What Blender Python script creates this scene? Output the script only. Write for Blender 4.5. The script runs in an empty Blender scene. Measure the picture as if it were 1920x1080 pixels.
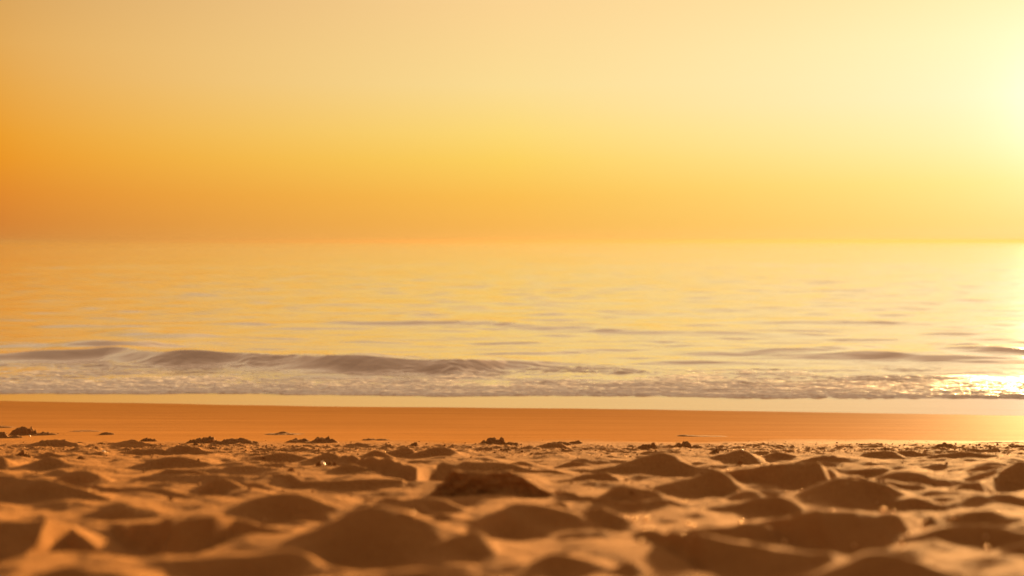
import bpy, math, random
import numpy as np

random.seed(7)
rng = np.random.default_rng(7)
SC = bpy.context.scene
COL = SC.collection

# ------------------------------------------------------------------ camera geometry
F = 2133.0                      # focal length in pixels of the 1920 px wide photograph (40 mm on 36 mm)
CAM_H = 1.2
PITCH = math.atan((540 - 452) / F)
SUN_EL, SUN_AZ = 5.8, 27.6      # degrees, azimuth clockwise from the view axis


def ray(px, py):
    x = (px - 960.0) / F
    y = -(py - 540.0) / F
    cp, sp = math.cos(PITCH), math.sin(PITCH)
    return x, cp + y * sp, -sp + y * cp          # right, forward, up


def slope_of(py):
    r = ray(960, py)
    return -r[2] / r[1]


def lat(px, py, d):
    r = ray(px, py)
    return r[0] / r[1] * d


# ------------------------------------------------------------------ noise
def _hash(ix, iy, seed):
    h = (ix.astype(np.int64) * 374761393 + iy.astype(np.int64) * 668265263 + seed * 1442695041) & 0xFFFFFFFF
    h = ((h ^ (h >> 13)) * 1274126177) & 0xFFFFFFFF
    return (h ^ (h >> 16)) & 0xFFFFFFFF


def perlin(x, y, seed=0):
    x = np.asarray(x, float); y = np.asarray(y, float)
    x0 = np.floor(x); y0 = np.floor(y)
    fx = x - x0; fy = y - y0
    u = fx * fx * fx * (fx * (fx * 6 - 15) + 10)
    v = fy * fy * fy * (fy * (fy * 6 - 15) + 10)

    def g(dx, dy):
        a = _hash(x0 + dx, y0 + dy, seed) * (2 * math.pi / 4294967296.0)
        return np.cos(a) * (fx - dx) + np.sin(a) * (fy - dy)
    a = g(0, 0); b = g(1, 0); c = g(0, 1); d = g(1, 1)
    return ((a * (1 - u) + b * u) * (1 - v) + (c * (1 - u) + d * u) * v) * 1.5


def fbm(x, y, seed=0, octv=4, gain=0.5):
    s = 0; a = 1.0; f = 1.0
    for k in range(octv):
        s = s + a * perlin(np.asarray(x) * f + 13.7 * k, np.asarray(y) * f - 7.1 * k, seed + k)
        a *= gain; f *= 2.03
    return s


def sstep(a, b, x):
    t = np.clip((x - a) / (b - a), 0, 1)
    return t * t * (3 - 2 * t)


# ------------------------------------------------------------------ beach profile
D_CREST = 4.43
Z_CREST = CAM_H - 0.27 - 0.12 * D_CREST


def shore(x):                    # where the sand meets the film of water
    return 8.13 - 0.09 * x + 0.02 * np.sin(x * 1.3 + .4)


def base_z(x, d):
    near = CAM_H - 0.27 - 0.12 * d
    ds = shore(np.clip(x, -30, 30))
    far = Z_CREST * (ds - d) / (ds - D_CREST)
    return np.where(d < D_CREST, near, np.maximum(far, -0.45))


# mounds of dry sand read off the photograph: (left, right, crest x, crest y, foot y)
MOUNDS = [
    (213, 287, 248, 823, 838), (50, 160, 100, 829, 838), (60, 123, 90, 846, 859), (143, 213, 187, 845, 855),
    (253, 393, 322, 854, 877), (227, 320, 283, 839, 850), (313, 410, 345, 836, 849), (453, 577, 535, 848, 864),
    (575, 690, 618, 853, 870), (57, 133, 95, 867, 885), (113, 213, 162, 881, 908), (-30, 30, 5, 862, 885),
    (170, 313, 227, 940, 971), (367, 447, 405, 900, 925), (290, 433, 350, 885, 896),
    (333, 437, 377, 930, 941), (423, 640, 556, 924, 972), 
    (590, 850, 705, 960, 1050), (790, 925, 880, 1010, 1050), (898, 1110, 975, 945, 1001), (990, 1068, 1050, 944, 957),
    (747, 867, 822, 940, 966), 
    (938, 1035, 984, 862, 880), (760, 860, 826, 845, 859), (722, 785, 766, 841, 856), (678, 732, 704, 848, 864),
    (1005, 1075, 1036, 833, 843), (1050, 1165, 1130, 888, 905), (1160, 1312, 1252, 857, 890), (1120, 1282, 1165, 921, 950),
    (1087, 1190, 1140, 957, 990), (1000, 1142, 1045, 1040, 1082), (1160, 1226, 1188, 1052, 1080), (1337, 1430, 1391, 842, 867),
    (1195, 1385, 1330, 884, 930), (1343, 1430, 1390, 916, 938), (1494, 1700, 1588, 899, 946),
    (1633, 1832, 1706, 882, 915), (1603, 1702, 1650, 849, 862), (1721, 1869, 1790, 852, 865), (1672, 1762, 1705, 849, 859),
    (1800, 1925, 1863, 868, 889), (1583, 1660, 1622, 877, 888), 
    (1362, 1500, 1455, 936, 961), (1288, 1470, 1422, 982, 1016), (1777, 1895, 1828, 970, 990),
    (1690, 1960, 1830, 990, 1022), (1652, 1765, 1712, 925, 948), (1830, 1990, 1890, 925, 946), (1855, 2000, 1915, 1036, 1062),
    (300, 600, 440, 1033, 1080), (1420, 1500, 1462, 851, 861), (1500, 1590, 1550, 858, 868), (440, 520, 478, 905, 917),
    (620, 720, 668, 880, 893), (1040, 1110, 1080, 868, 878), (1560, 1640, 1600, 1000, 1024), (1470, 1760, 1640, 1062, 1110),
    (620, 1000, 800, 1072, 1130), (-60, 330, 160, 1075, 1140), (1080, 1300, 1190, 880, 888), (455, 560, 500, 866, 874),
]
# rows of mounds past the sides and this side of the frame, so the ground goes on outside the picture
for k in range(70):
    side = -1 if k % 2 else 1
    cy = random.uniform(845, 1050)
    w = 60 + (cy - 830) * random.uniform(.7, 1.2)
    cx = 960 + side * random.uniform(1010 + w, 1900)
    MOUNDS.append((cx - w, cx + w * random.uniform(.7, 1), cx, cy, cy + 9 + (cy - 840) * .28))

# longer crests, point by point: (x, crest y, height of the shaded face in pixels), steepness
RIDGES = [
    ([(1190, 1004, 4), (1240, 1006, 24), (1313, 1010, 62), (1430, 1022, 66), (1557, 1044, 45), (1640, 1062, 8)], .45),
    ([(1785, 926, 2), (1830, 905, 22), (1870, 885, 30), (1905, 870, 46), (2000, 866, 46), (2100, 880, 10)], .5),
    ([(590, 848, 2), (700, 863, 22), (780, 870, 35), (830, 868, 26), (885, 866, 24), (960, 873, 17), (1010, 884, 9), (1090, 893, 2)], .42),
    ([(-80, 895, 20), (20, 888, 55), (70, 900, 44), (130, 922, 22), (205, 942, 3)], .5),
    ([(1330, 890, 3), (1390, 879, 30), (1470, 873, 45), (1530, 876, 40), (1575, 886, 20), (1625, 893, 3)], .6),
    ([(215, 990, 4), (245, 979, 38), (320, 975, 61), (400, 977, 48), (440, 983, 32), (490, 995, 14), (560, 1004, 2)], .7),
    ([(-120, 1020, 30), (20, 985, 78), (85, 968, 95), (140, 985, 62), (175, 1020, 26), (205, 1048, 3)], .6),
    ([(1395, 990, 3), (1450, 966, 45), (1527, 948, 87), (1600, 961, 74), (1690, 972, 40), (1750, 977, 5)], .45),
    ([(1000, 915, 2), (1100, 936, 12), (1200, 950, 13), (1290, 946, 11), (1370, 935, 3)], .4),
    ([(480, 893, 2), (560, 900, 10), (680, 903, 12), (760, 910, 3)], .4),
    ([(1560, 905, 2), (1640, 915, 9), (1720, 918, 10), (1800, 914, 3)], .4),
    ([(120, 905, 2), (230, 918, 9), (330, 925, 11), (420, 930, 3)], .4),
    ([(640, 940, 2), (730, 948, 8), (830, 966, 9), (900, 985, 3)], .4),
]
_R = []
for pts, stp in RIDGES:
    row = []
    for (px, py, dp) in pts:
        d_b = 0.27 / (slope_of(py + dp) - 0.12)
        tc = slope_of(py); L = .05
        for _ in range(12):
            dc = d_b + L
            Hh = max(.002, .27 + .12 * dc - tc * dc)
            L = Hh / stp
        row.append((lat(px, py, dc), dc, Hh, L))
    _R.append(np.array(row))
_M = []
for (xl, xr, xc, yc, yb) in MOUNDS:
    tb = slope_of(yb)
    d_b = 0.27 / (tb - 0.12)
    tc = slope_of(yc)
    L = 0.06
    for _ in range(12):
        dc = d_b + L
        H = max(0.012, (CAM_H - tc * dc) - (CAM_H - 0.27 - 0.12 * dc))
        L = H / 0.50
    s = dc / F
    _M.append((lat(xc, yc, dc), dc, (xc - xl) * s * 1.45, (xr - xc) * s * 1.45, H, L))


def sand_h(X, D):
    shp = X.shape
    X = X.ravel(); D = D.ravel()
    wx = perlin(X * 7, D * 7, 3) * .016 + perlin(X * 19, D * 19, 4) * .005
    wd = perlin(X * 7, D * 7, 5) * .018 + perlin(X * 19, D * 19, 6) * .006
    acc = np.zeros_like(X)
    hol = np.zeros_like(X)
    for (xc, dc, wl, wr, H, L) in _M:
        Lf = L * 2.9
        idx = np.nonzero((X > xc - wl - .03) & (X < xc + wr + .03) & (D > dc - 3.2 * L - .04) & (D < dc + Lf + .04))[0]
        if not len(idx):
            continue
        x = X[idx] + wx[idx] - xc
        u = np.clip(np.abs(x) / np.where(x < 0, wl, wr), 0, 1)
        g = (1 - u) ** 2 * (1 + 2 * u)
        Ln = L * (.45 + .65 * g)
        v = D[idx] + wd[idx] - dc
        tn = np.clip(-v / Ln, 0, 1)
        n = .62 * (1 - tn) + .38 * (.5 + .5 * np.cos(math.pi * tn))
        tf = np.clip(v / Lf, 0, 1)
        f = (1 - tf) ** 1.6
        acc[idx] += np.maximum(H * g * np.where(v < 0, n, f), 0) ** 3.5
        c = np.clip(np.abs(v + 1.25 * L) / (1.5 * L), 0, 1)          # the scoop in front of the mound
        uu = np.clip(u * 1.35, 0, 1)
        hol[idx] = np.maximum(hol[idx], H * .42 * np.cos(uu * math.pi / 2) ** 2 * np.cos(c * math.pi / 2) ** 2)
    for R in _R:
        x0, x1 = R[0, 0], R[-1, 0]
        idx = np.nonzero((X > x0 - .05) & (X < x1 + .05) & (D > R[:, 1].min() - .6) & (D < R[:, 1].max() + .9))[0]
        x = X[idx] + wx[idx] * .6
        dc = np.interp(x, R[:, 0], R[:, 1]); H = np.interp(x, R[:, 0], R[:, 2], left=0, right=0); L = np.interp(x, R[:, 0], R[:, 3])
        v = D[idx] + wd[idx] * .6 - dc
        tn = np.clip(-v / L, 0, 1)
        n = .7 * (1 - tn) + .3 * (.5 + .5 * np.cos(math.pi * tn))
        f = (1 - np.clip(v / (.10 + L * 1.7), 0, 1)) ** 1.5
        acc[idx] += np.maximum(H * np.where(v < 0, n, f), 0) ** 3.5
        c = np.clip(np.abs(v + 1.25 * L) / (1.5 * L), 0, 1)
        hol[idx] = np.maximum(hol[idx], H * .25 * np.cos(c * math.pi / 2) ** 2)
    h = acc ** (1 / 3.5) - hol
    dry = 1 - sstep(4.25, 4.75, D + perlin(X * 2.5, D * 3, 11) * .16)
    crumb = dry * sstep(3.55, 4.2, D)
    h = h * (.25 + .75 * dry)
    h += dry * (.010 * fbm(X * 3.1, D * 3.6, 21, 3) +    .016 * (.6 - 1.5 * np.abs(perlin(X * 2.6 + D, D * 3.4, 27))) * (1 - .6 * sstep(3.4, 4.2, D)) + .0014 * fbm(X * 24, D * 24, 25, 3))
    cr = fbm(X * 20, D * 26, 31, 4, .62)
    h += crumb * .0075 * np.maximum(cr - .05, 0) ** 1.2
    h += crumb * .006 * fbm(X * 6, D * 9, 35, 2)
    h += dry * .0065 * fbm(X * 7.5, D * 8.5, 37, 2) * (1 - .5 * crumb)
    h += (1 - dry) * (.0016 * fbm(X * 1.1, D * 7, 41, 3))
    return h.reshape(shp)


def ground_z(x, d):
    X = np.atleast_1d(np.asarray(x, float)); D = np.atleast_1d(np.asarray(d, float))
    return base_z(X, D) + sand_h(X, D)


def on_ground(px, py):           # world point of the sand seen at a pixel (base plane)
    t = slope_of(py)
    lo, hi = 1.0, 9.0
    for _ in range(50):
        m = (lo + hi) / 2
        if CAM_H - t * m > float(base_z(np.array(lat(px, py, m)), np.array(m))):
            lo = m
        else:
            hi = m
    return lat(px, py, lo), lo


# ------------------------------------------------------------------ mesh helpers
def link_mesh(name, verts, faces, mat, smooth=True, parent=None):
    me = bpy.data.meshes.new(name)
    verts = np.asarray(verts, np.float32); faces = np.asarray(faces, np.int32)
    k = faces.shape[1]
    me.vertices.add(len(verts)); me.vertices.foreach_set('co', verts.ravel())
    me.loops.add(faces.size); me.loops.foreach_set('vertex_index', faces.ravel())
    me.polygons.add(len(faces))
    me.polygons.foreach_set('loop_start', np.arange(0, faces.size, k, dtype=np.int32))
    me.polygons.foreach_set('loop_total', np.full(len(faces), k, np.int32))
    me.polygons.foreach_set('use_smooth', np.full(len(faces), smooth, bool))
    me.update(calc_edges=True); me.validate()
    me.materials.append(mat)
    o = bpy.data.objects.new(name, me)
    COL.objects.link(o)
    if parent:
        o.parent = parent
    return o


def grid_faces(nr, nc):
    i = np.arange(nr * nc).reshape(nr, nc)
    return np.stack([i[:-1, :-1], i[:-1, 1:], i[1:, 1:], i[1:, :-1]], -1).reshape(-1, 4)


def ico(sub=1):
    t = (1 + 5 ** .5) / 2
    v = [(-1, t, 0), (1, t, 0), (-1, -t, 0), (1, -t, 0), (0, -1, t), (0, 1, t), (0, -1, -t), (0, 1, -t), (t, 0, -1), (t, 0, 1), (-t, 0, -1), (-t, 0, 1)]
    f = [(0, 11, 5), (0, 5, 1), (0, 1, 7), (0, 7, 10), (0, 10, 11), (1, 5, 9), (5, 11, 4), (11, 10, 2), (10, 7, 6), (7, 1, 8),
         (3, 9, 4), (3, 4, 2), (3, 2, 6), (3, 6, 8), (3, 8, 9), (4, 9, 5), (2, 4, 11), (6, 2, 10), (8, 6, 7), (9, 8, 1)]
    v = [np.array(p) / np.linalg.norm(p) for p in v]
    for _ in range(sub):
        mid = {}; nf = []

        def m(a, b):
            k = (min(a, b), max(a, b))
            if k not in mid:
                p = v[a] + v[b]; v.append(p / np.linalg.norm(p)); mid[k] = len(v) - 1
            return mid[k]
        for a, b, c in f:
            ab, bc, ca = m(a, b), m(b, c), m(c, a)
            nf += [(a, ab, ca), (b, bc, ab), (c, ca, bc), (ab, bc, ca)]
        f = nf
    return np.array(v), np.array(f)


def scatter(points, radii, sub=0, squash=.75, rough=.25):
    V, Fc = ico(sub)
    n = len(points)
    jit = 1 + rough * rng.standard_normal((n, len(V), 1)).clip(-1.5, 1.5)
    ang = rng.uniform(0, 2 * math.pi, n)
    st = rng.uniform(.7, 1.4, (n, 1, 1))
    P = V[None] * jit * radii[:, None, None]
    P[..., 0:1] *= st; P[..., 2] *= squash
    c, s = np.cos(ang)[:, None], np.sin(ang)[:, None]
    x = P[..., 0] * c - P[..., 1] * s; y = P[..., 0] * s + P[..., 1] * c
    P[..., 0] = x; P[..., 1] = y
    P += points[:, None, :]
    Fa = Fc[None] + (np.arange(n) * len(V))[:, None, None]
    return P.reshape(-1, 3), Fa.reshape(-1, 3)


# ------------------------------------------------------------------ materials
def new_mat(name):
    m = bpy.data.materials.new(name); m.use_nodes = True
    nt = m.node_tree
    b = nt.nodes['Principled BSDF']
    return m, nt, b


def node(nt, t, **kw):
    n = nt.nodes.new(t)
    for k, v in kw.items():
        if k.startswith('i_'):
            key = k[2:]
            n.inputs[int(key) if key.isdigit() else key].default_value = v
        else:
            setattr(n, k, v)
    return n


def s2l(c):
    return tuple((x / 255 / 12.92) if x / 255 <= .04045 else ((x / 255 + .055) / 1.055) ** 2.4 for x in c) + (1,)


def math_n(nt, op, a, b=None, clamp=False):
    n = nt.nodes.new('ShaderNodeMath'); n.operation = op; n.use_clamp = clamp
    for i, v in enumerate((a, b)):
        if v is None:
            continue
        if isinstance(v, (int, float)):
            n.inputs[i].default_value = v
        else:
            nt.links.new(v, n.inputs[i])
    return n.outputs[0]


def mix_col(nt, fac, a, b, blend='MIX'):
    n = nt.nodes.new('ShaderNodeMix'); n.data_type = 'RGBA'; n.blend_type = blend; n.clamp_factor = True
    for key, v in ((0, fac), (6, a), (7, b)):
        if isinstance(v, (int, float, tuple)):
            n.inputs[key].default_value = v
        else:
            nt.links.new(v, n.inputs[key])
    return n.outputs[2]


def sand_material(name, damp=True, dark=1.0):
    m, nt, b = new_mat(name)
    geo = node(nt, 'ShaderNodeNewGeometry')
    pos = geo.outputs['Position']
    sep = node(nt, 'ShaderNodeSeparateXYZ'); nt.links.new(pos, sep.inputs[0])
    grain = node(nt, 'ShaderNodeTexNoise', i_Scale=300.0, i_Detail=4.0, i_Roughness=.75); nt.links.new(pos, grain.inputs['Vector'])
    patch = node(nt, 'ShaderNodeTexNoise', i_Scale=5.0, i_Detail=4.0); nt.links.new(pos, patch.inputs['Vector'])
    gr = node(nt, 'ShaderNodeValToRGB'); nt.links.new(grain.outputs[0], gr.inputs[0])
    e = gr.color_ramp.elements
    e[0].position = .3; e[0].color = (.22 * dark, .096 * dark, .028 * dark, 1)
    e[1].position = .7; e[1].color = (.48 * dark, .235 * dark, .082 * dark, 1)
    dry = mix_col(nt, math_n(nt, 'MULTIPLY', patch.outputs[0], .35), gr.outputs[0], (.32 * dark, .155 * dark, .052 * dark, 1))
    if damp:
        wob = node(nt, 'ShaderNodeTexNoise', i_Scale=2.2, i_Detail=3.0); nt.links.new(pos, wob.inputs['Vector'])
        y = math_n(nt, 'ADD', sep.outputs[1], math_n(nt, 'MULTIPLY', math_n(nt, 'SUBTRACT', wob.outputs[0], .5), .5))
        mr = node(nt, 'ShaderNodeMapRange', interpolation_type='SMOOTHSTEP', i_1=4.3, i_2=4.8); nt.links.new(y, mr.inputs[0])
        wet = mr.outputs[0]
        strat = node(nt, 'ShaderNodeTexNoise', i_Scale=1.0, i_Detail=5.0, i_Roughness=.6)
        mp = node(nt, 'ShaderNodeMapping'); mp.inputs['Scale'].default_value = (.6, 6, 1); nt.links.new(pos, mp.inputs[0]); nt.links.new(mp.outputs[0], strat.inputs['Vector'])
        dampc = mix_col(nt, strat.outputs[0], (.22, .098, .026, 1), (.47, .215, .060, 1))
        dampc = mix_col(nt, .25, dampc, gr.outputs[0])
        drying = node(nt, 'ShaderNodeMapRange', i_1=4.6, i_2=7.6, i_3=1.22, i_4=.88); nt.links.new(y, drying.inputs[0])
        dv = node(nt, 'ShaderNodeVectorMath', operation='SCALE'); nt.links.new(dampc, dv.inputs[0]); nt.links.new(drying.outputs[0], dv.inputs['Scale']); dampc = dv.outputs[0]
        col = mix_col(nt, wet, dry, dampc)
        rough = math_n(nt, 'SUBTRACT', .9, math_n(nt, 'MULTIPLY', wet, .22))
        nt.links.new(rough, b.inputs['Roughness'])
        nt.links.new(math_n(nt, 'SUBTRACT', .06, math_n(nt, 'MULTIPLY', wet, .0588)), b.inputs['Specular IOR Level'])
        bumpd = math_n(nt, 'SUBTRACT', 1.0, math_n(nt, 'MULTIPLY', wet, .82))
    else:
        col = dry
        b.inputs['Roughness'].default_value = .9
        bumpd = 1.0
    nt.links.new(col, b.inputs['Base Color'])
    b.inputs['Specular Tint'].default_value = (1, .52, .16, 1)
    if not damp:
        b.inputs['Specular IOR Level'].default_value = .2
    coarse = node(nt, 'ShaderNodeTexNoise', i_Scale=85.0, i_Detail=3.0, i_Roughness=.6); nt.links.new(pos, coarse.inputs['Vector'])
    bump = node(nt, 'ShaderNodeBump', i_Distance=.0042)
    nt.links.new(math_n(nt, 'ADD', math_n(nt, 'MULTIPLY', grain.outputs[0], .7), math_n(nt, 'MULTIPLY', coarse.outputs[0], 1.3)), bump.inputs['Height'])
    if damp:
        nt.links.new(bumpd, bump.inputs['Strength'])
    nt.links.new(bump.outputs[0], b.inputs['Normal'])
    return m


M_SAND = sand_material('sand_material')
M_CLOD = sand_material('dark_clod_material', False, .85)  # dry sand colours, evenly darker, for clods, swells and crumbs

# film of water on the level wet sand
M_FILM, nt, b = new_mat('wet_sand_material')
b.inputs['Base Color'].default_value = (.55, .29, .11, 1)
b.inputs['Coat Weight'].default_value = .35
b.inputs['Coat Roughness'].default_value = .06
b.inputs['Roughness'].default_value = .07
b.inputs['IOR'].default_value = 1.6
b.inputs['Specular Tint'].default_value = (1, .80, .54, 1)
geo = node(nt, 'ShaderNodeNewGeometry')
mp = node(nt, 'ShaderNodeMapping'); mp.inputs['Scale'].default_value = (.5, 6, 1); nt.links.new(geo.outputs['Position'], mp.inputs[0])
nz = node(nt, 'ShaderNodeTexNoise', i_Scale=1.6, i_Detail=3.0); nt.links.new(mp.outputs[0], nz.inputs['Vector'])
bp = node(nt, 'ShaderNodeBump', i_Distance=.004, i_Strength=.35); nt.links.new(nz.outputs[0], bp.inputs['Height'])
nt.links.new(bp.outputs[0], b.inputs['Normal'])

# sea water
M_SEA, nt, b = new_mat('sea_water_material')
b.inputs['Base Color'].default_value = (.50, .385, .33, 1)
b.inputs['Coat Weight'].default_value = 1.0
b.inputs['Coat IOR'].default_value = 1.45
b.inputs['Coat Roughness'].default_value = .10
b.inputs['Roughness'].default_value = .12
b.inputs['IOR'].default_value = 1.333
geo = node(nt, 'ShaderNodeNewGeometry')
mp = node(nt, 'ShaderNodeMapping'); mp.inputs['Scale'].default_value = (.32, 1.5, 1); nt.links.new(geo.outputs['Position'], mp.inputs[0])
n1 = node(nt, 'ShaderNodeTexNoise', i_Scale=1.5, i_Detail=5.0, i_Roughness=.5); nt.links.new(mp.outputs[0], n1.inputs['Vector'])
bp = node(nt, 'ShaderNodeBump', i_Distance=.05); nt.links.new(n1.outputs[0], bp.inputs['Height'])
nt.links.new(bp.outputs[0], b.inputs['Normal']); nt.links.new(bp.outputs[0], b.inputs['Coat Normal'])
sp = node(nt, 'ShaderNodeSeparateXYZ'); nt.links.new(geo.outputs['Position'], sp.inputs[0])
ms = node(nt, 'ShaderNodeMapRange', i_1=14.0, i_2=120.0, i_3=.32, i_4=1.0); nt.links.new(sp.outputs[1], ms.inputs[0])
nt.links.new(ms.outputs[0], bp.inputs['Strength'])

# foam
M_FOAM, nt, b = new_mat('foam_material')
geo = node(nt, 'ShaderNodeNewGeometry')
n1 = node(nt, 'ShaderNodeTexNoise', i_Scale=26.0, i_Detail=4.0); nt.links.new(geo.outputs['Position'], n1.inputs['Vector'])
cr = node(nt, 'ShaderNodeValToRGB'); nt.links.new(n1.outputs[0], cr.inputs[0])
cr.color_ramp.elements[0].position = .35; cr.color_ramp.elements[0].color = (.78, .66, .60, 1)
cr.color_ramp.elements[1].position = .62; cr.color_ramp.elements[1].color = (.96, .90, .85, 1)
nt.links.new(cr.outputs[0], b.inputs['Base Color'])
b.inputs['Roughness'].default_value = .45
tr = nt.nodes.new('ShaderNodeBsdfTranslucent'); tr.inputs[0].default_value = (.95, .80, .70, 1)
mx = nt.nodes.new('ShaderNodeMixShader'); mx.inputs[0].default_value = .05
nt.links.new(b.outputs[0], mx.inputs[1]); nt.links.new(tr.outputs[0], mx.inputs[2])
nt.links.new(mx.outputs[0], nt.nodes['Material Output'].inputs['Surface'])
b.inputs['Coat Weight'].default_value = .11; b.inputs['Coat Roughness'].default_value = .12
n3 = node(nt, 'ShaderNodeTexNoise', i_Scale=42.0, i_Detail=2.0); nt.links.new(geo.outputs['Position'], n3.inputs['Vector'])
bc = node(nt, 'ShaderNodeBump', i_Distance=.045, i_Strength=1.0); nt.links.new(n3.outputs[0], bc.inputs['Height'])
nt.links.new(bc.outputs[0], b.inputs['Coat Normal'])
n2 = node(nt, 'ShaderNodeTexNoise', i_Scale=90.0, i_Detail=3.0); nt.links.new(geo.outputs['Position'], n2.inputs['Vector'])
bp = node(nt, 'ShaderNodeBump', i_Distance=.003, i_Strength=.4); nt.links.new(n2.outputs[0], bp.inputs['Height'])
nt.links.new(bp.outputs[0], b.inputs['Normal'])

M_GLINT, nt, b = new_mat('glint_bead_material')  # polished metal for the beads that stand in for sparkles on the sand
b.inputs['Base Color'].default_value = (1, .66, .30, 1)
b.inputs['Roughness'].default_value = .45
b.inputs['Metallic'].default_value = 1.0
M_SHELL, nt, b = new_mat('shell_material')
b.inputs['Base Color'].default_value = (.80, .62, .42, 1)
b.inputs['Roughness'].default_value = .35

# ------------------------------------------------------------------ sand
nr = 1150
dn = 1.25 * (9.4 / 1.25) ** (np.arange(nr) / (nr - 1))
dn = np.concatenate([np.array([-6, -3, -1.5, -.5, 0, .3, .6, .85, 1.05]), dn])
un = np.concatenate([-np.geomspace(9, .62, 60)[:-1], np.linspace(-.6, .6, 1000), np.geomspace(.62, 9, 60)[1:]])
D, U = np.meshgrid(dn, un, indexing='ij')
X = U * (np.maximum(D, 0) + .45)
H = sand_h(X, D)
H *= sstep(.9, 1.3, D)
Z = base_z(X, D) + H
sand = link_mesh('sand', np.stack([X, D, Z], -1).reshape(-1, 3), grid_faces(*D.shape), M_SAND)
sand['kind'] = 'structure'
sand['label'] = 'dry wind-blown orange sand in the foreground sloping to smooth damp beach'

# ------------------------------------------------------------------ level film of water on wet sand
def water_edge(x):
    return 8.80 - .045 * x + .03 * np.sin(x * 2.1) + .012 * np.sin(x * 5.3 + 1)


xs = np.concatenate([np.linspace(-60, -6, 20)[:-1], np.linspace(-6, 6, 300), np.linspace(6, 60, 20)[1:]])
vs = np.linspace(0, 1, 14)
V, XX = np.meshgrid(vs, xs, indexing='ij')
d0 = shore(np.clip(XX, -30, 30)) - .3
d1 = water_edge(np.clip(XX, -30, 30)) + .5
DD = d0 + (d1 - d0) * V
ZZ = np.zeros_like(DD) + .001
film = link_mesh('wet_sand', np.stack([XX, DD, ZZ], -1).reshape(-1, 3), grid_faces(*DD.shape), M_FILM)
film['kind'] = 'structure'
film['label'] = 'mirror-like strip of wet sand under a film of water'

# ------------------------------------------------------------------ sea
def crest_curve(pts, Hs):
    """crest line read off the photo: (px, py) with heights -> x, d, H arrays"""
    out = []
    for (px, py), h in zip(pts, Hs):
        d = (CAM_H - h) / slope_of(py)
        out.append((lat(px, py, d), d, h))
    a = np.array(out)
    return a[:, 0], a[:, 1], a[:, 2]


LV = .024
WAVES = [   # (points, heights, near length, far length)
    ([(-700, 668), (-200, 660), (0, 656), (120, 650), (200, 645), (340, 648), (440, 653), (560, 656), (720, 660), (860, 667), (950, 673), (1060, 680), (1200, 688)],
     [.08, .09, .10, .125, .15, .185, .16, .16, .175, .15, .075, .03, .01], .38, 1.7),
    ([(-700, 640), (-100, 646), (60, 643), (200, 639), (280, 642), (360, 646), (420, 650)], [.05, .07, .09, .10, .07, .03, .01], .35, 1.0),
    ([(1380, 668), (1500, 662), (1600, 657), (1690, 656), (1780, 660), (1880, 667), (2000, 672)], [.02, .045, .075, .09, .075, .045, .02], .42, 1.6),
    ([(1700, 658), (1790, 653), (1860, 650), (1930, 652), (2100, 657), (2600, 670)], [.02, .06, .085, .09, .08, .06], .42, 1.6),
    ([(560, 606), (700, 602), (830, 600), (940, 604), (1000, 608), (1100, 612), (1200, 617), (1330, 620), (1450, 624), (1560, 626)],
     [.02, .05, .06, .065, .06, .05, .055, .05, .04, .02], .5, 2.2),
    ([(1240, 662), (1350, 656), (1450, 656), (1560, 652), (1700, 650)], [.02, .05, .05, .05, .03], .4, 1.4),
    ([(120, 628), (220, 622), (320, 626), (420, 632)], [.01, .045, .045, .01], .5, 1.5),
    ([(1380, 604), (1500, 600), (1650, 603), (1800, 606), (1900, 604), (2100, 600)], [.01, .04, .045, .04, .04, .03], .5, 2.0),
]
_W = [(crest_curve(p, h), n, f) for (p, h, n, f) in WAVES]


def sea_z(x, d):
    e = d - water_edge(np.clip(x, -30, 30))
    z = LV * sstep(-.03, .30, e) - .03 * (1 - sstep(-.06, .0, e))
    z = z * np.where(e > .30, 1 - .6 * sstep(.30, 2.0, e), 1)
    near = d < 30
    if near.any():
        xn = x[near]; dn_ = d[near]
        zz = np.zeros_like(xn)
        warp = perlin(xn * .9, dn_ * 1.1, 61) * .16 + perlin(xn * 3, dn_ * 2.2, 62) * .05
        for (cx, cd, ch), ln, lf in _W:
            dc = np.interp(xn, cx, cd); hc = np.interp(xn, cx, ch, left=0, right=0)
            fade = sstep(cx[0], cx[0] + .5, xn) * (1 - sstep(cx[-1] - .5, cx[-1], xn))
            hm = .72 * hc * fade * (.86 + .24 * perlin(xn * 1.9, np.zeros_like(xn) + ln, 65))
            v = dn_ + warp - dc
            t = np.clip(-v / ln, 0, 1)
            n_ = .5 * (1 - t) ** 2.2 + .5 * (.5 + .5 * np.cos(math.pi * t)) ** 1.3
            t2 = np.clip(v / lf, 0, 1)
            f_ = (.5 + .5 * np.cos(math.pi * t2)) ** 1.4
            zz += hm * np.where(v < 0, n_, f_)
        z[near] += zz
    # chop: wavelets with long crests, each size only where the mesh is fine enough to carry it
    am = sstep(.1, 1.2, e)
    z += am * .006 * fbm(x * 1.0, d * 3.2, 71, 3) * (1 - sstep(16, 34, d))
    z += am * .009 * np.maximum(perlin(x * .9 + 3, d * 2.3, 75) - .22, 0) * (1 - sstep(25, 60, d)) * 4
    z += am * .022 * fbm(x * .35, d * .75, 81, 3) * sstep(11, 20, d) * (1 - sstep(60, 160, d))
    z += .09 * fbm(x * .06, d * .14, 85, 3) * sstep(25, 70, d) * (1 - sstep(300, 900, d))
    z += .30 * fbm(x * .012, d * .03, 91, 2) * sstep(150, 400, d) * (1 - sstep(1500, 3500, d))
    # broken water between the wave and the beach
    brk = sstep(.05, .5, e) * (1 - sstep(1.7, 2.3, e))
    z += brk * (.004 + .009 * sstep(-.1, .4, perlin(x * .9, d * 1.6, 97))) * fbm(x * 3.5, d * 6.5, 95, 3, .6)
    return z


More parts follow.
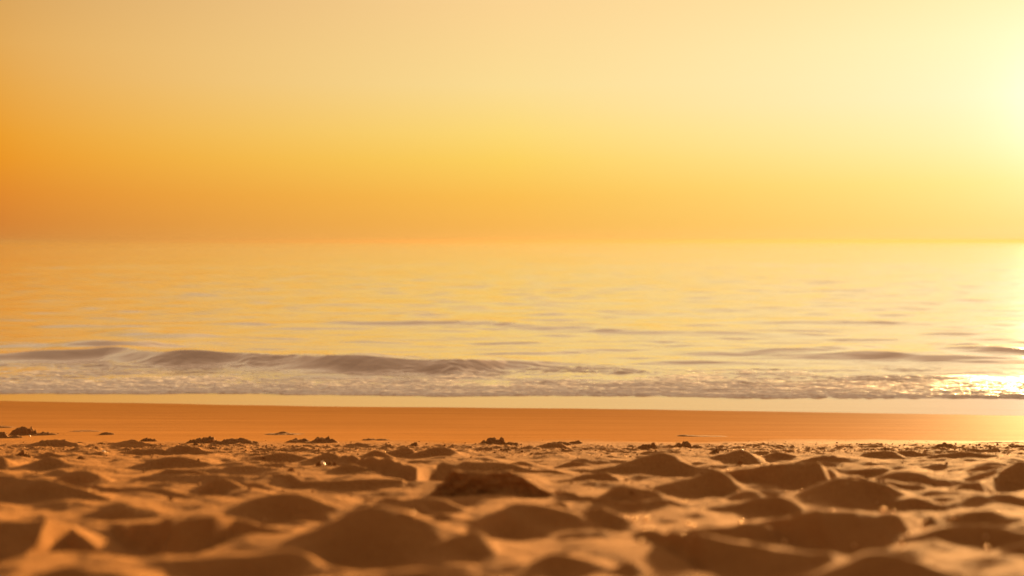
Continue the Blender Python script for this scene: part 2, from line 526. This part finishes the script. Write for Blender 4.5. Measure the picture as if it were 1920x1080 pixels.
rows = [8.3 + np.linspace(0, .25, 10)[:-1], np.geomspace(8.55, 14, 620)[:-1], np.geomspace(14, 60, 420)[:-1], np.geomspace(60, 6000, 260)]
dn = np.concatenate(rows)
un = np.concatenate([-np.geomspace(1.5, .6, 24)[:-1], np.linspace(-.58, .58, 760), np.geomspace(.6, 1.5, 24)[1:]])
D, U = np.meshgrid(dn, un, indexing='ij')
X = U * D
Zs = sea_z(X, D)
sea = link_mesh('sea', np.stack([X, D, Zs], -1).reshape(-1, 3), grid_faces(*D.shape), M_SEA)
sea['kind'] = 'structure'
sea['label'] = 'calm golden sea with a low breaking wave rolling to the beach'

# ------------------------------------------------------------------ foam
dn = np.concatenate([np.linspace(8.35, 9.6, 300)[:-1], np.linspace(9.6, 11.2, 190)])
xs = np.linspace(-7, 7, 1900)
D, X = np.meshgrid(dn, xs, indexing='ij')
e = D - water_edge(X)
zs = sea_z(X, D)
wxx = X + .12 * perlin(X * 2.2, D * 3, 101); wdd = D + .1 * perlin(X * 2.4, D * 3.3, 102)
lace = 1 - np.abs(perlin(wxx * 2.3, wdd * 7, 105)) * 2.6
lace2 = 1 - np.abs(perlin(wxx * 5, wdd * 15, 106)) * 2.6
lump = fbm(X * 6, D * 16, 107, 4, .6)
big = fbm(X * .8, D * 1.7, 109, 2)
left = 1 - sstep(-3.5, 1.5, X)
band_w = .50 + .18 * left + .45 * sstep(.2, 1.6, X) + .25 * big
cover = sstep(-.02, .05, e) * (1 - sstep(band_w * .5, band_w * 1.7, e))
far = .5 * (1 - sstep(1.2, 2.0, e)) * sstep(.22, .6, big + .35 * (1 - sstep(-4.4, -2.4, X)) + .25 * sstep(.5, 2.0, X) * (1 - sstep(2.2, 3.2, X)))
dens = np.maximum(cover, far)
roll = np.exp(-((e - .07) / .06) ** 2)
mask = dens * (.62 + .5 * lump + .35 * big) + .62 * (np.clip(np.maximum(lace, .85 * lace2), -.4, 1) - .4) * sstep(.02, .3, dens) + .35 * roll - .36
thick = .008 + .008 * roll * (.6 + .6 * perlin(X * 3.1, D * 2, 111))
zf = zs + np.clip(mask, -.6, .9) * thick + (.3 * dens + .7 * roll) * .004 * np.maximum(lump, 0)
zf = np.where(e < -.04, -.06, zf)

foam = link_mesh('foam', np.stack([X, D, zf], -1).reshape(-1, 3), grid_faces(*D.shape), M_FOAM)
foam['kind'] = 'stuff'
foam['label'] = 'lacy band of white foam along the edge of the sea'
foam['category'] = 'foam'

# ------------------------------------------------------------------ clods and lumps lying on the sand
def tag(o, label, cat, group=None):
    o['label'] = label; o['category'] = cat
    if group:
        o['group'] = group


def clod(name, label, cat, px, base, blobs, group, mat=None, rough=.28, depth=.6, seed=0, crumbs=6):
    """blobs: (dx, height, half width) in photograph pixels from the foot point (px, base)"""
    x0, d0 = on_ground(px, base)
    s = d0 / F
    W = max(abs(b[0]) + b[2] for b in blobs) * s * 1.25
    DW = max(b[2] for b in blobs) * s * depth * 1.3
    nx, ny = 64, 36
    gx = np.linspace(-W, W, nx); gy = np.linspace(-DW, DW, ny)
    Y, Xg = np.meshgrid(gy, gx, indexing='ij')
    q = 1 / max(W, .02)
    wob = fbm(Xg * q * 2.2 + seed, Y * q * 2.2, 200 + seed, 3)
    h = np.full_like(Xg, -.02)
    for (bx, bh, bw) in blobs:
        r = np.sqrt(((Xg - bx * s) / (bw * s)) ** 2 + (Y / (bw * s * depth)) ** 2) * (1 + .22 * wob)
        hh = bh * s * np.where(r < 1, (1 - np.clip(r, 0, 1) ** 1.7) ** .85, -.35 * (r - 1))
        h = np.maximum(h, hh)
    hmax = max(b[1] for b in blobs) * s
    h = h + (rough * hmax * fbm(Xg * q * 7, Y * q * 9, 230 + seed, 3, .65)) * np.clip(h / hmax * 3, 0, 1)
    edge = np.maximum(np.abs(Xg) / W, np.abs(Y) / DW)
    h = np.where(edge > .97, -.03, np.maximum(h, -.03))
    zg = ground_z((Xg + x0).ravel(), (Y + d0).ravel()).reshape(Xg.shape)
    zc = float(ground_z(x0, d0)[0])
    P = np.stack([Xg, Y, zg - zc + h], -1).reshape(-1, 3)
    Fq = grid_faces(ny, nx)
    Fq = np.concatenate([Fq[:, [0, 1, 2]], Fq[:, [0, 2, 3]]])
    if crumbs:
        k = rng.integers(0, len(P), crumbs * 30)
        k = k[h.ravel()[k] > -.002][:crumbs]
        pts = P[k]
        if len(pts):
            rad = rng.uniform(.05, .13, len(pts)) * max(hmax, .012)
            v2, f2 = scatter(pts, rad, 1, .9, .18)
            Fq = np.concatenate([Fq, f2 + len(P)]); P = np.concatenate([P, v2])
    o = link_mesh(name, P, Fq, mat or M_CLOD)
    o.location = (x0, d0, zc)
    tag(o, label, cat, group)
    return o


G1 = 'clods along the seaward edge of the dry sand'
G2 = 'low swells on the smooth damp sand'
G3 = 'small clods among the dry sand mounds'
C = [
    ('sand_clod', 'large dark domed clod with crumbs on its right shoulder at far left', 'sand clod', 45, 815,
     [(-2, 15, 20), (8, 13, 15), (-14, 7, 14), (13, 17, 3.4), (21, 11, 3), (38, 3.5, 26)], G1),
    ('sand_clod', 'two-humped dark clod on the edge of damp sand near the middle', 'sand clod', 928, 834,
     [(-3, 12, 17), (13, 13, 9), (-16, 5, 12), (30, 4, 16)], G1),
    ('sand_clod', 'low clod with a single knob on top and a long tail to its left', 'sand clod', 602, 829,
     [(0, 9, 24), (14, 12.5, 4.5), (-38, 5, 28), (20, 5, 16)], G1),
    ('sand_clod', 'long ridged clod with a pale right end beside a flat dark heap', 'sand clod', 385, 831,
     [(0, 10, 26), (10, 12.5, 14), (-24, 5, 14)], G1),
    ('sand_clod', 'flat dark heap of sand just right of a long ridged clod', 'sand clod', 438, 833,
     [(-4, 7.5, 34), (18, 8, 22), (36, 4, 16)], G1),
    ('sand_clod', 'small clod rising to a point at its right end, left of a layered clod', 'sand clod', 1215, 841,
     [(0, 7, 20), (10, 11, 8), (-14, 4, 10)], G1),
    ('sand_clod', 'layered clod with a pale crumbly top left of the peaked sand mound', 'sand clod', 1281, 839,
     [(-2, 10, 24), (5, 12.5, 13), (-18, 6, 12), (22, 5, 16)], G1),
    ('sand_clod', 'small lumpy clod with a tiny lump at its left end behind the right mounds', 'sand clod', 1661, 843,
     [(0, 6.5, 16), (5, 8, 6), (-22, 3.5, 8), (12, 5, 8)], G1),
    ('sand_clod', 'broad pointed clod with flat tails on both sides against the bright damp sand', 'sand clod', 1768, 841,
     [(0, 9, 28), (2, 11, 14), (-34, 4.5, 22), (32, 3.5, 20)], G1),
    ('sand_clod', 'thin flat clod touching the right edge of the picture', 'sand clod', 1910, 837, [(0, 3.5, 20), (8, 4, 8)], G1),
    ('sand_clod', 'tiny pointed clod on the right end of a flat dark swell near the middle', 'sand clod', 1083, 832,
     [(0, 5.5, 9), (-6, 3, 14)], G1),
    ('sand_clod', 'flat dark swell with a tiny pointed clod on its right end', 'sand clod', 1052, 835, [(0, 6, 22), (-8, 5, 18)], G1),
    ('sand_clod', 'low sloping clod cut by the left edge of the picture', 'sand clod', 4, 821, [(0, 9, 18), (-14, 11, 16), (26, 3, 18)], G1),
    ('sand_swell', 'dark peaked swell alone on the smooth damp sand left of the middle', 'sand swell', 531, 814, [(0, 5, 15), (0, 2.4, 36)], G2),
    ('sand_swell', 'small dark oval swell on the damp sand beyond the left mounds', 'sand swell', 200, 815, [(0, 4.2, 14)], G2),
    ('sand_swell', 'thin faint dark streak of sand left of a small oval swell', 'sand swell', 162, 808.5, [(0, 2, 32)], G2),
    ('sand_swell', 'thin dark streak of sand touching the left edge of the picture', 'sand swell', 2, 801, [(0, 3, 26)], G2),
    ('sand_swell', 'long thin streak of sand tapering right on the smooth orange beach right of the middle', 'sand swell', 1300, 818,
     [(-18, 2.6, 14), (-2, 2.0, 20), (20, 1.4, 22), (44, 1.0, 22)], G2),
    ('sand_swell', 'thin tapering streak of sand on the brightest damp beach at the right edge', 'sand swell', 1865, 830.5,
     [(-20, 1.6, 18), (0, 2.0, 22), (24, 1.6, 22)], G2),
    ('sand_clod', 'dark crumbling clod with a pointed top before a shaded mound at far left', 'small clod', 43, 858,
     [(0, 11, 17), (0, 16, 6), (-10, 6, 9)], G3),
    ('sand_clod', 'small round brown lump on the lit slope at left, below a bright shell', 'small clod', 152, 863.5, [(0, 7, 9)], G3),
    ('sand_clod', 'flat black clod right of the pointed mound at left', 'small clod', 278, 827.5, [(-2, 6, 13), (10, 4.5, 9)], G3),
    ('sand_clod', 'tiny flat black clod left of the pointed mound at left', 'small clod', 190, 836, [(0, 4, 13)], G3),
    ('sand_clod', 'small dark clod under the ridged clod at left', 'small clod', 370, 839, [(-3, 6, 8), (9, 4, 8)], G3),
    ('sand_clod', 'small sharp clod alone on the crumbs left of the peaked mound at right', 'small clod', 1341, 852.5, [(0, 6, 9), (2, 8.5, 4)], G3),
    ('sand_clod', 'small dark clod in the crumbs below the two-humped clod', 'small clod', 950, 847, [(0, 4, 10), (3, 5.5, 4)], G3),
    ('sand_clod', 'dark round lump left of a pale lump on a left-centre mound', 'small clod', 598, 876, [(0, 8, 6)], G3),
    ('sand_clod', 'dark round lump just right of a pale lump on a left-centre mound', 'small clod', 618.5, 876, [(0, 6.5, 5)], G3),
    ('sand_clod', 'dark round lump farthest right of the three beside a pale lump', 'small clod', 628, 876, [(0, 6.5, 4.5)], G3),
    ('sand_clod', 'orange crumbly lump on the lit sand below and left of three dark lumps', 'small clod', 545, 892, [(0, 8, 8), (4, 9, 4)], G3),
    ('sand_clod', 'brown lump on the crest of the lit slope, left foreground', 'small clod', 320, 945, [(0, 7, 6)], G3),
    ('sand_clod', 'small brown lump on the near lit sand right of the middle', 'small clod', 1186, 948, [(0, 8, 7)], G3),
    ('sand_clod', 'small dark lump on the crest left of the largest hollow at right', 'small clod', 1388, 876, [(0, 8, 5)], G3),
    ('sand_clod', 'small dark clod in the crumbs just left of the centre', 'small clod', 777, 836, [(0, 4, 8), (4, 5, 3)], G3),
    ('sand_clod', 'thin flat dark clod on the edge of the damp sand left of the centre', 'small clod', 702, 825.5, [(-8, 2.6, 16), (14, 2, 16)], G3),
    ('sand_clod', 'flat black clod in the crumbs left of the two-humped clod', 'small clod', 846, 840, [(0, 4, 11)], G3),
]
for i, (nm, lb, ct, px, base, blobs, g) in enumerate(C):
    sw = nm == 'sand_swell'
    mt = M_CLOD if 'orange' not in lb or sw else M_SAND
    clod(nm, lb, ct, px, base, blobs, g, mt, rough=.08 if sw else .30, depth=.6 if sw else .65, seed=i, crumbs=0 if sw else 7)


# the broken crusty ridge left of the centre: steep crumbling face towards the camera, lit top falling away behind
pts = np.array([(792, 938, 0), (812, 922, 16), (832, 905, 33), (846, 888, 49), (862, 889, 48), (900, 894, 43), (960, 895, 42), (985, 903, 32), (1013, 916, 16), (1045, 928, 1)], float)
foot = 938
xf, df = on_ground(862, foot)
sc = df / F
n_u, n_v = 150, 46
uu = np.linspace(0, 1, n_u)
pxs = np.interp(uu, np.linspace(0, 1, len(pts)), pts[:, 0]); hs = np.interp(uu, np.linspace(0, 1, len(pts)), pts[:, 2]) * sc * 1.12
xs_ = (pxs - 862) * sc
prof = np.array([(0, -.25), (.02, 0), (.16, .12), (.22, .3), (.20, .55), (.24, .8), (.30, .95), (.40, 1.0), (.60, .98), (1.2, .80), (2.4, .45), (4.5, .05), (5.6, -.4)])
pv_ = np.interp(np.linspace(0, 1, n_v), np.linspace(0, 1, len(prof)), prof[:, 0]); pz_ = np.interp(np.linspace(0, 1, n_v), np.linspace(0, 1, len(prof)), prof[:, 1])
Uq, Vq = np.meshgrid(np.arange(n_u), np.arange(n_v), indexing='xy')
XX_ = xs_[Uq]; HH = hs[Uq] * (1 + .05 * perlin(XX_ * 45, XX_ * 0, 403))
hm_ = .045
YY_ = pv_[Vq] * np.maximum(HH, .012) + .035 * ((XX_ / .1) ** 2) * .25
ZZ_ = pz_[Vq] * HH
face_ = (Vq < n_v * .52)
YY_ = YY_ + np.where(face_, .007 * fbm(XX_ * 38, ZZ_ * 60, 401, 3, .6) + .012 * np.maximum(perlin(XX_ * 30, ZZ_ * 22, 404), 0) * (1 - pz_[Vq].clip(0, 1)), 0)
ZZ_ = ZZ_ + np.where(pz_[Vq] > .5, .0022 * fbm(XX_ * 60, YY_ * 60, 402, 3), 0)
gz = ground_z((XX_ + xf).ravel(), (YY_ + df).ravel()).reshape(XX_.shape)
z00 = float(ground_z(xf, df)[0])
slab = link_mesh('sand_slab', np.stack([XX_, YY_, .5 * (gz - z00) + .5 * (base_z(XX_ + xf, YY_ + df) - base_z(np.array(xf), np.array(df))) + ZZ_], -1).reshape(-1, 3), grid_faces(n_v, n_u), M_SAND)
slab.location = (xf, df, z00)
slab['kind'] = 'thing'
tag(slab, 'broken crusty ridge of sand with a steep crumbling face in the foreground', 'sand ridge')


def shell(label, px, base, w, seed):
    x0, d0 = on_ground(px, base)
    s = d0 / F
    V, Fc = ico(3)
    P = V.copy()
    fan = 1 + .10 * np.cos(9 * np.arctan2(P[:, 1], P[:, 0]))
    P[:, 0] *= w * s * fan; P[:, 1] *= w * s * .8 * fan; P[:, 2] = np.abs(P[:, 2]) ** 1.3 * np.sign(P[:, 2]) * w * s * .55
    a = .6 + seed
    R = np.array([[math.cos(a), 0, math.sin(a)], [0, 1, 0], [-math.sin(a), 0, math.cos(a)]])
    P = P @ R.T
    o = link_mesh('shell_fragment', P, Fc, M_SHELL)
    o.location = (x0, d0, float(ground_z(x0, d0)[0]) + w * s * .5)
    tag(o, label, 'shell', 'bright shell fragments on the sand')


shell('bright shell fragment on top of a dark clod among the left mounds', 195, 851, 4.5, 0)
shell('pale lump of shell between dark round lumps on a left-centre mound', 606, 875, 6, .4)
shell('pale shell fragment on the right face of the peaked mound at right', 1392, 864, 3.2, .2)
shell('tiny bright shell chip at the foot of the large domed clod at far left', 56, 818, 2.2, .3)

# ------------------------------------------------------------------ crumbs (nobody could count them) and metal beads added for sun glints
n = 5500
dd = np.concatenate([rng.normal(4.22, .20, int(n * .72)), rng.uniform(2.6, 4.4, n - int(n * .72))]).clip(1.7, 4.75)
xx = rng.uniform(-.56, .56, n) * dd
keep = fbm(xx * 2.2, dd * 4, 301, 3) + rng.uniform(-.5, .5, n) > .05
xx, dd = xx[keep], dd[keep]
zz = ground_z(xx, dd)
rad =   .0012 + .0034 * rng.random(len(xx)) ** 4 + .0008 * rng.random(len(xx))
v, f = scatter(np.stack([xx, dd, zz + rad * .35], -1), rad, 0, .8, .2)
cr = link_mesh('sand_crumbs', v, f, M_CLOD)
cr['kind'] = 'stuff'; cr['label'] = 'scattered dark sand crumbs along the edge of the dry sand'; cr['category'] = 'sand crumbs'

n = 700
dd = 1.75 * (4.4 / 1.75) ** rng.random(n)
uu = rng.uniform(-.5, .5, n)
keep = rng.random(n) < np.where(uu > .1, .8, .05)
dd, uu = dd[keep], uu[keep]
xx = uu * dd
zz = ground_z(xx, dd)
rad = np.where(dd < 2.1, .0032, .0016) * (.6 + .6 * rng.random(len(xx)))
v, f = scatter(np.stack([xx, dd, zz + rad * 1.3], -1), rad, 1, 1, 0)
gl = link_mesh('glint_beads', v, f, M_GLINT)
gl['kind'] = 'stuff'; gl['label'] = 'tiny metal beads added as sparkling glints over the sand'; gl['category'] = 'glint beads'

# ------------------------------------------------------------------ sea air
hz = bpy.data.materials.new('haze_material'); hz.use_nodes = True
hn = hz.node_tree; hn.nodes.remove(hn.nodes['Principled BSDF'])
pv = hn.nodes.new('ShaderNodeVolumePrincipled')
pv.inputs['Color'].default_value = (.25, .178, .088, 1)
pv.inputs['Density'].default_value = .0014
pv.inputs['Anisotropy'].default_value = .44
hn.links.new(pv.outputs[0], hn.nodes['Material Output'].inputs['Volume'])
x1, y0, y1, z0, z1 = 9200., -12., 6050., -2.2, 1.9
hv = [(-x1, y0, z0), (x1, y0, z0), (x1, y1, z0), (-x1, y1, z0), (-x1, y0, z1), (x1, y0, z1), (x1, y1, z1), (-x1, y1, z1)]
hf = [(0, 3, 2, 1), (4, 5, 6, 7), (0, 1, 5, 4), (1, 2, 6, 5), (2, 3, 7, 6), (3, 0, 4, 7)]
haze = link_mesh('haze', hv, hf, hz, False)
haze['kind'] = 'stuff'; haze['label'] = 'warm sea haze low over the water'; haze['category'] = 'haze'

# ------------------------------------------------------------------ sky, sun
EXPO = 1.9
SKY_GAIN = 2 ** -EXPO
w = bpy.data.worlds.new('World'); SC.world = w; w.use_nodes = True
nt = w.node_tree
bg = nt.nodes['Background']
BG = .1
bg.inputs['Strength'].default_value = BG
sky = node(nt, 'ShaderNodeTexSky', sky_type='NISHITA', sun_disc=False, sun_elevation=math.radians(SUN_EL),
           sun_rotation=math.radians(SUN_AZ), air_density=1.5, dust_density=6.0, ozone_density=1.0)
tc = node(nt, 'ShaderNodeTexCoord')
sep = node(nt, 'ShaderNodeSeparateXYZ'); nt.links.new(tc.outputs['Generated'], sep.inputs[0])
vx, vy, vz = sep.outputs
az = math_n(nt, 'ARCTAN2', vx, vy)
t = node(nt, 'ShaderNodeMapRange', i_1=math.radians(-24.2), i_2=math.radians(24.2), interpolation_type='LINEAR'); nt.links.new(az, t.inputs[0])
zq = math_n(nt, 'MULTIPLY', vz, 2.0)          # ramp position = 2 * sin(elevation)


def ramp(stops):
    r = node(nt, 'ShaderNodeValToRGB'); r.color_ramp.interpolation = 'EASE' if False else 'LINEAR'
    e = r.color_ramp.elements
    while len(e) < len(stops):
        e.new(.5)
    for el, (p, c) in zip(e, stops):
        el.position = p; el.color = s2l(c)
    nt.links.new(zq, r.inputs[0])
    return r.outputs[0]


def P(y):
    return 2 * math.sin(math.atan(-slope_of(y)))


TOP = [(.62, (252, 216, 168)), (1.0, (236, 190, 148))]
left_r = ramp([(0, (212, 134, 60)), (P(420), (218, 133, 52)), (P(370), (229, 140, 46)), (P(310), (239, 153, 40)), (P(270), (240, 160, 46)),
               (P(190), (236, 168, 70)), (P(110), (231, 172, 88)), (P(10), (219, 165, 92))] + TOP)
mid_r = ramp([(0, (250, 187, 92)), (P(420), (251, 187, 84)), (P(370), (254, 194, 82)), (P(300), (255, 213, 98)), (P(250), (255, 221, 120)),
              (P(160), (253, 224, 150)), (P(10), (253, 215, 148))] + TOP)
right_r = ramp([(0, (254, 216, 125)), (P(420), (255, 220, 115)), (P(350), (255, 232, 130)), (P(280), (255, 239, 168)), (P(200), (255, 242, 190)),
                (P(100), (255, 243, 185)), (P(10), (254, 236, 172))] + TOP)
f1 = math_n(nt, 'POWER', math_n(nt, 'MULTIPLY', t.outputs[0], 2.0, True), .8)
f2 = math_n(nt, 'SUBTRACT', math_n(nt, 'MULTIPLY', t.outputs[0], 2.0), 1.0, True)
grad = mix_col(nt, f2, mix_col(nt, f1, left_r, mid_r), right_r)
# away from the sun the sky gets darker
fb = node(nt, 'ShaderNodeMapRange', i_1=-.25, i_2=.85, interpolation_type='SMOOTHSTEP'); nt.links.new(vy, fb.inputs[0])
grad = mix_col(nt, fb.outputs[0], (.37, .25, .155, 1), grad)
# glow round the low sun
sd = (math.sin(math.radians(SUN_AZ)) * math.cos(math.radians(SUN_EL)), math.cos(math.radians(SUN_AZ)) * math.cos(math.radians(SUN_EL)), math.sin(math.radians(SUN_EL)))
dt = node(nt, 'ShaderNodeVectorMath', operation='DOT_PRODUCT'); nt.links.new(tc.outputs['Generated'], dt.inputs[0]); dt.inputs[1].default_value = sd
ang = math_n(nt, 'ARCCOSINE', math_n(nt, 'MINIMUM', dt.outputs['Value'], .99999))
gl1 = math_n(nt, 'POWER', 2.71828, math_n(nt, 'MULTIPLY', math_n(nt, 'POWER', math_n(nt, 'DIVIDE', ang, .06), 2.0), -1.0))
gl2 = math_n(nt, 'POWER', 2.71828, math_n(nt, 'MULTIPLY', math_n(nt, 'DIVIDE', ang, .11), -1.0))
gl1 = math_n(nt, 'ADD', math_n(nt, 'MULTIPLY', gl1, .45), math_n(nt, 'MULTIPLY', gl2, .45))
gcol = node(nt, 'ShaderNodeVectorMath', operation='SCALE'); gcol.inputs[0].default_value = (1.0, .46, .56); nt.links.new(gl1, gcol.inputs['Scale'])
sc1 = node(nt, 'ShaderNodeVectorMath', operation='SCALE'); nt.links.new(grad, sc1.inputs[0]); sc1.inputs['Scale'].default_value = 1.0
ad = node(nt, 'ShaderNodeVectorMath', operation='ADD'); nt.links.new(sc1.outputs[0], ad.inputs[0]); nt.links.new(gcol.outputs[0], ad.inputs[1])
sc2 = node(nt, 'ShaderNodeVectorMath', operation='SCALE'); nt.links.new(ad.outputs[0], sc2.inputs[0]); sc2.inputs['Scale'].default_value = SKY_GAIN / BG
warm = node(nt, 'ShaderNodeVectorMath', operation='MULTIPLY'); nt.links.new(sky.outputs[0], warm.inputs[0]); warm.inputs[1].default_value = (.25, .14, .06)
fin = mix_col(nt, .04, sc2.outputs[0], warm.outputs[0])
nt.links.new(fin, bg.inputs['Color'])

sl = bpy.data.lights.new('sun', 'SUN'); sl.energy = 5.0; sl.angle = math.radians(4.0); sl.color = (1, .60, .23)
so = bpy.data.objects.new('sun', sl); COL.objects.link(so)
from mathutils import Vector
so.rotation_euler = (-Vector(sd)).to_track_quat('-Z', 'Y').to_euler()
so.location = (20, 30, 20)

# ------------------------------------------------------------------ camera
cam = bpy.data.cameras.new('camera'); cam.sensor_width = 36; cam.lens = F / 1920 * 36
cam.clip_start = .05; cam.clip_end = 20000
cam.dof.use_dof = True; cam.dof.focus_distance = 5.2; cam.dof.aperture_fstop = 2.0
co = bpy.data.objects.new('camera', cam); COL.objects.link(co)
co.location = (0, 0, CAM_H); co.rotation_euler = (math.pi / 2 - PITCH, 0, 0)
SC.camera = co

SC.view_settings.view_transform = 'Standard'; SC.view_settings.look = 'None'
SC.view_settings.exposure = EXPO; SC.view_settings.gamma = 1
SC.render.engine = 'CYCLES'
SC.cycles.use_denoising = True
SC.cycles.max_bounces = 6
SC.cycles.sample_clamp_indirect = 6
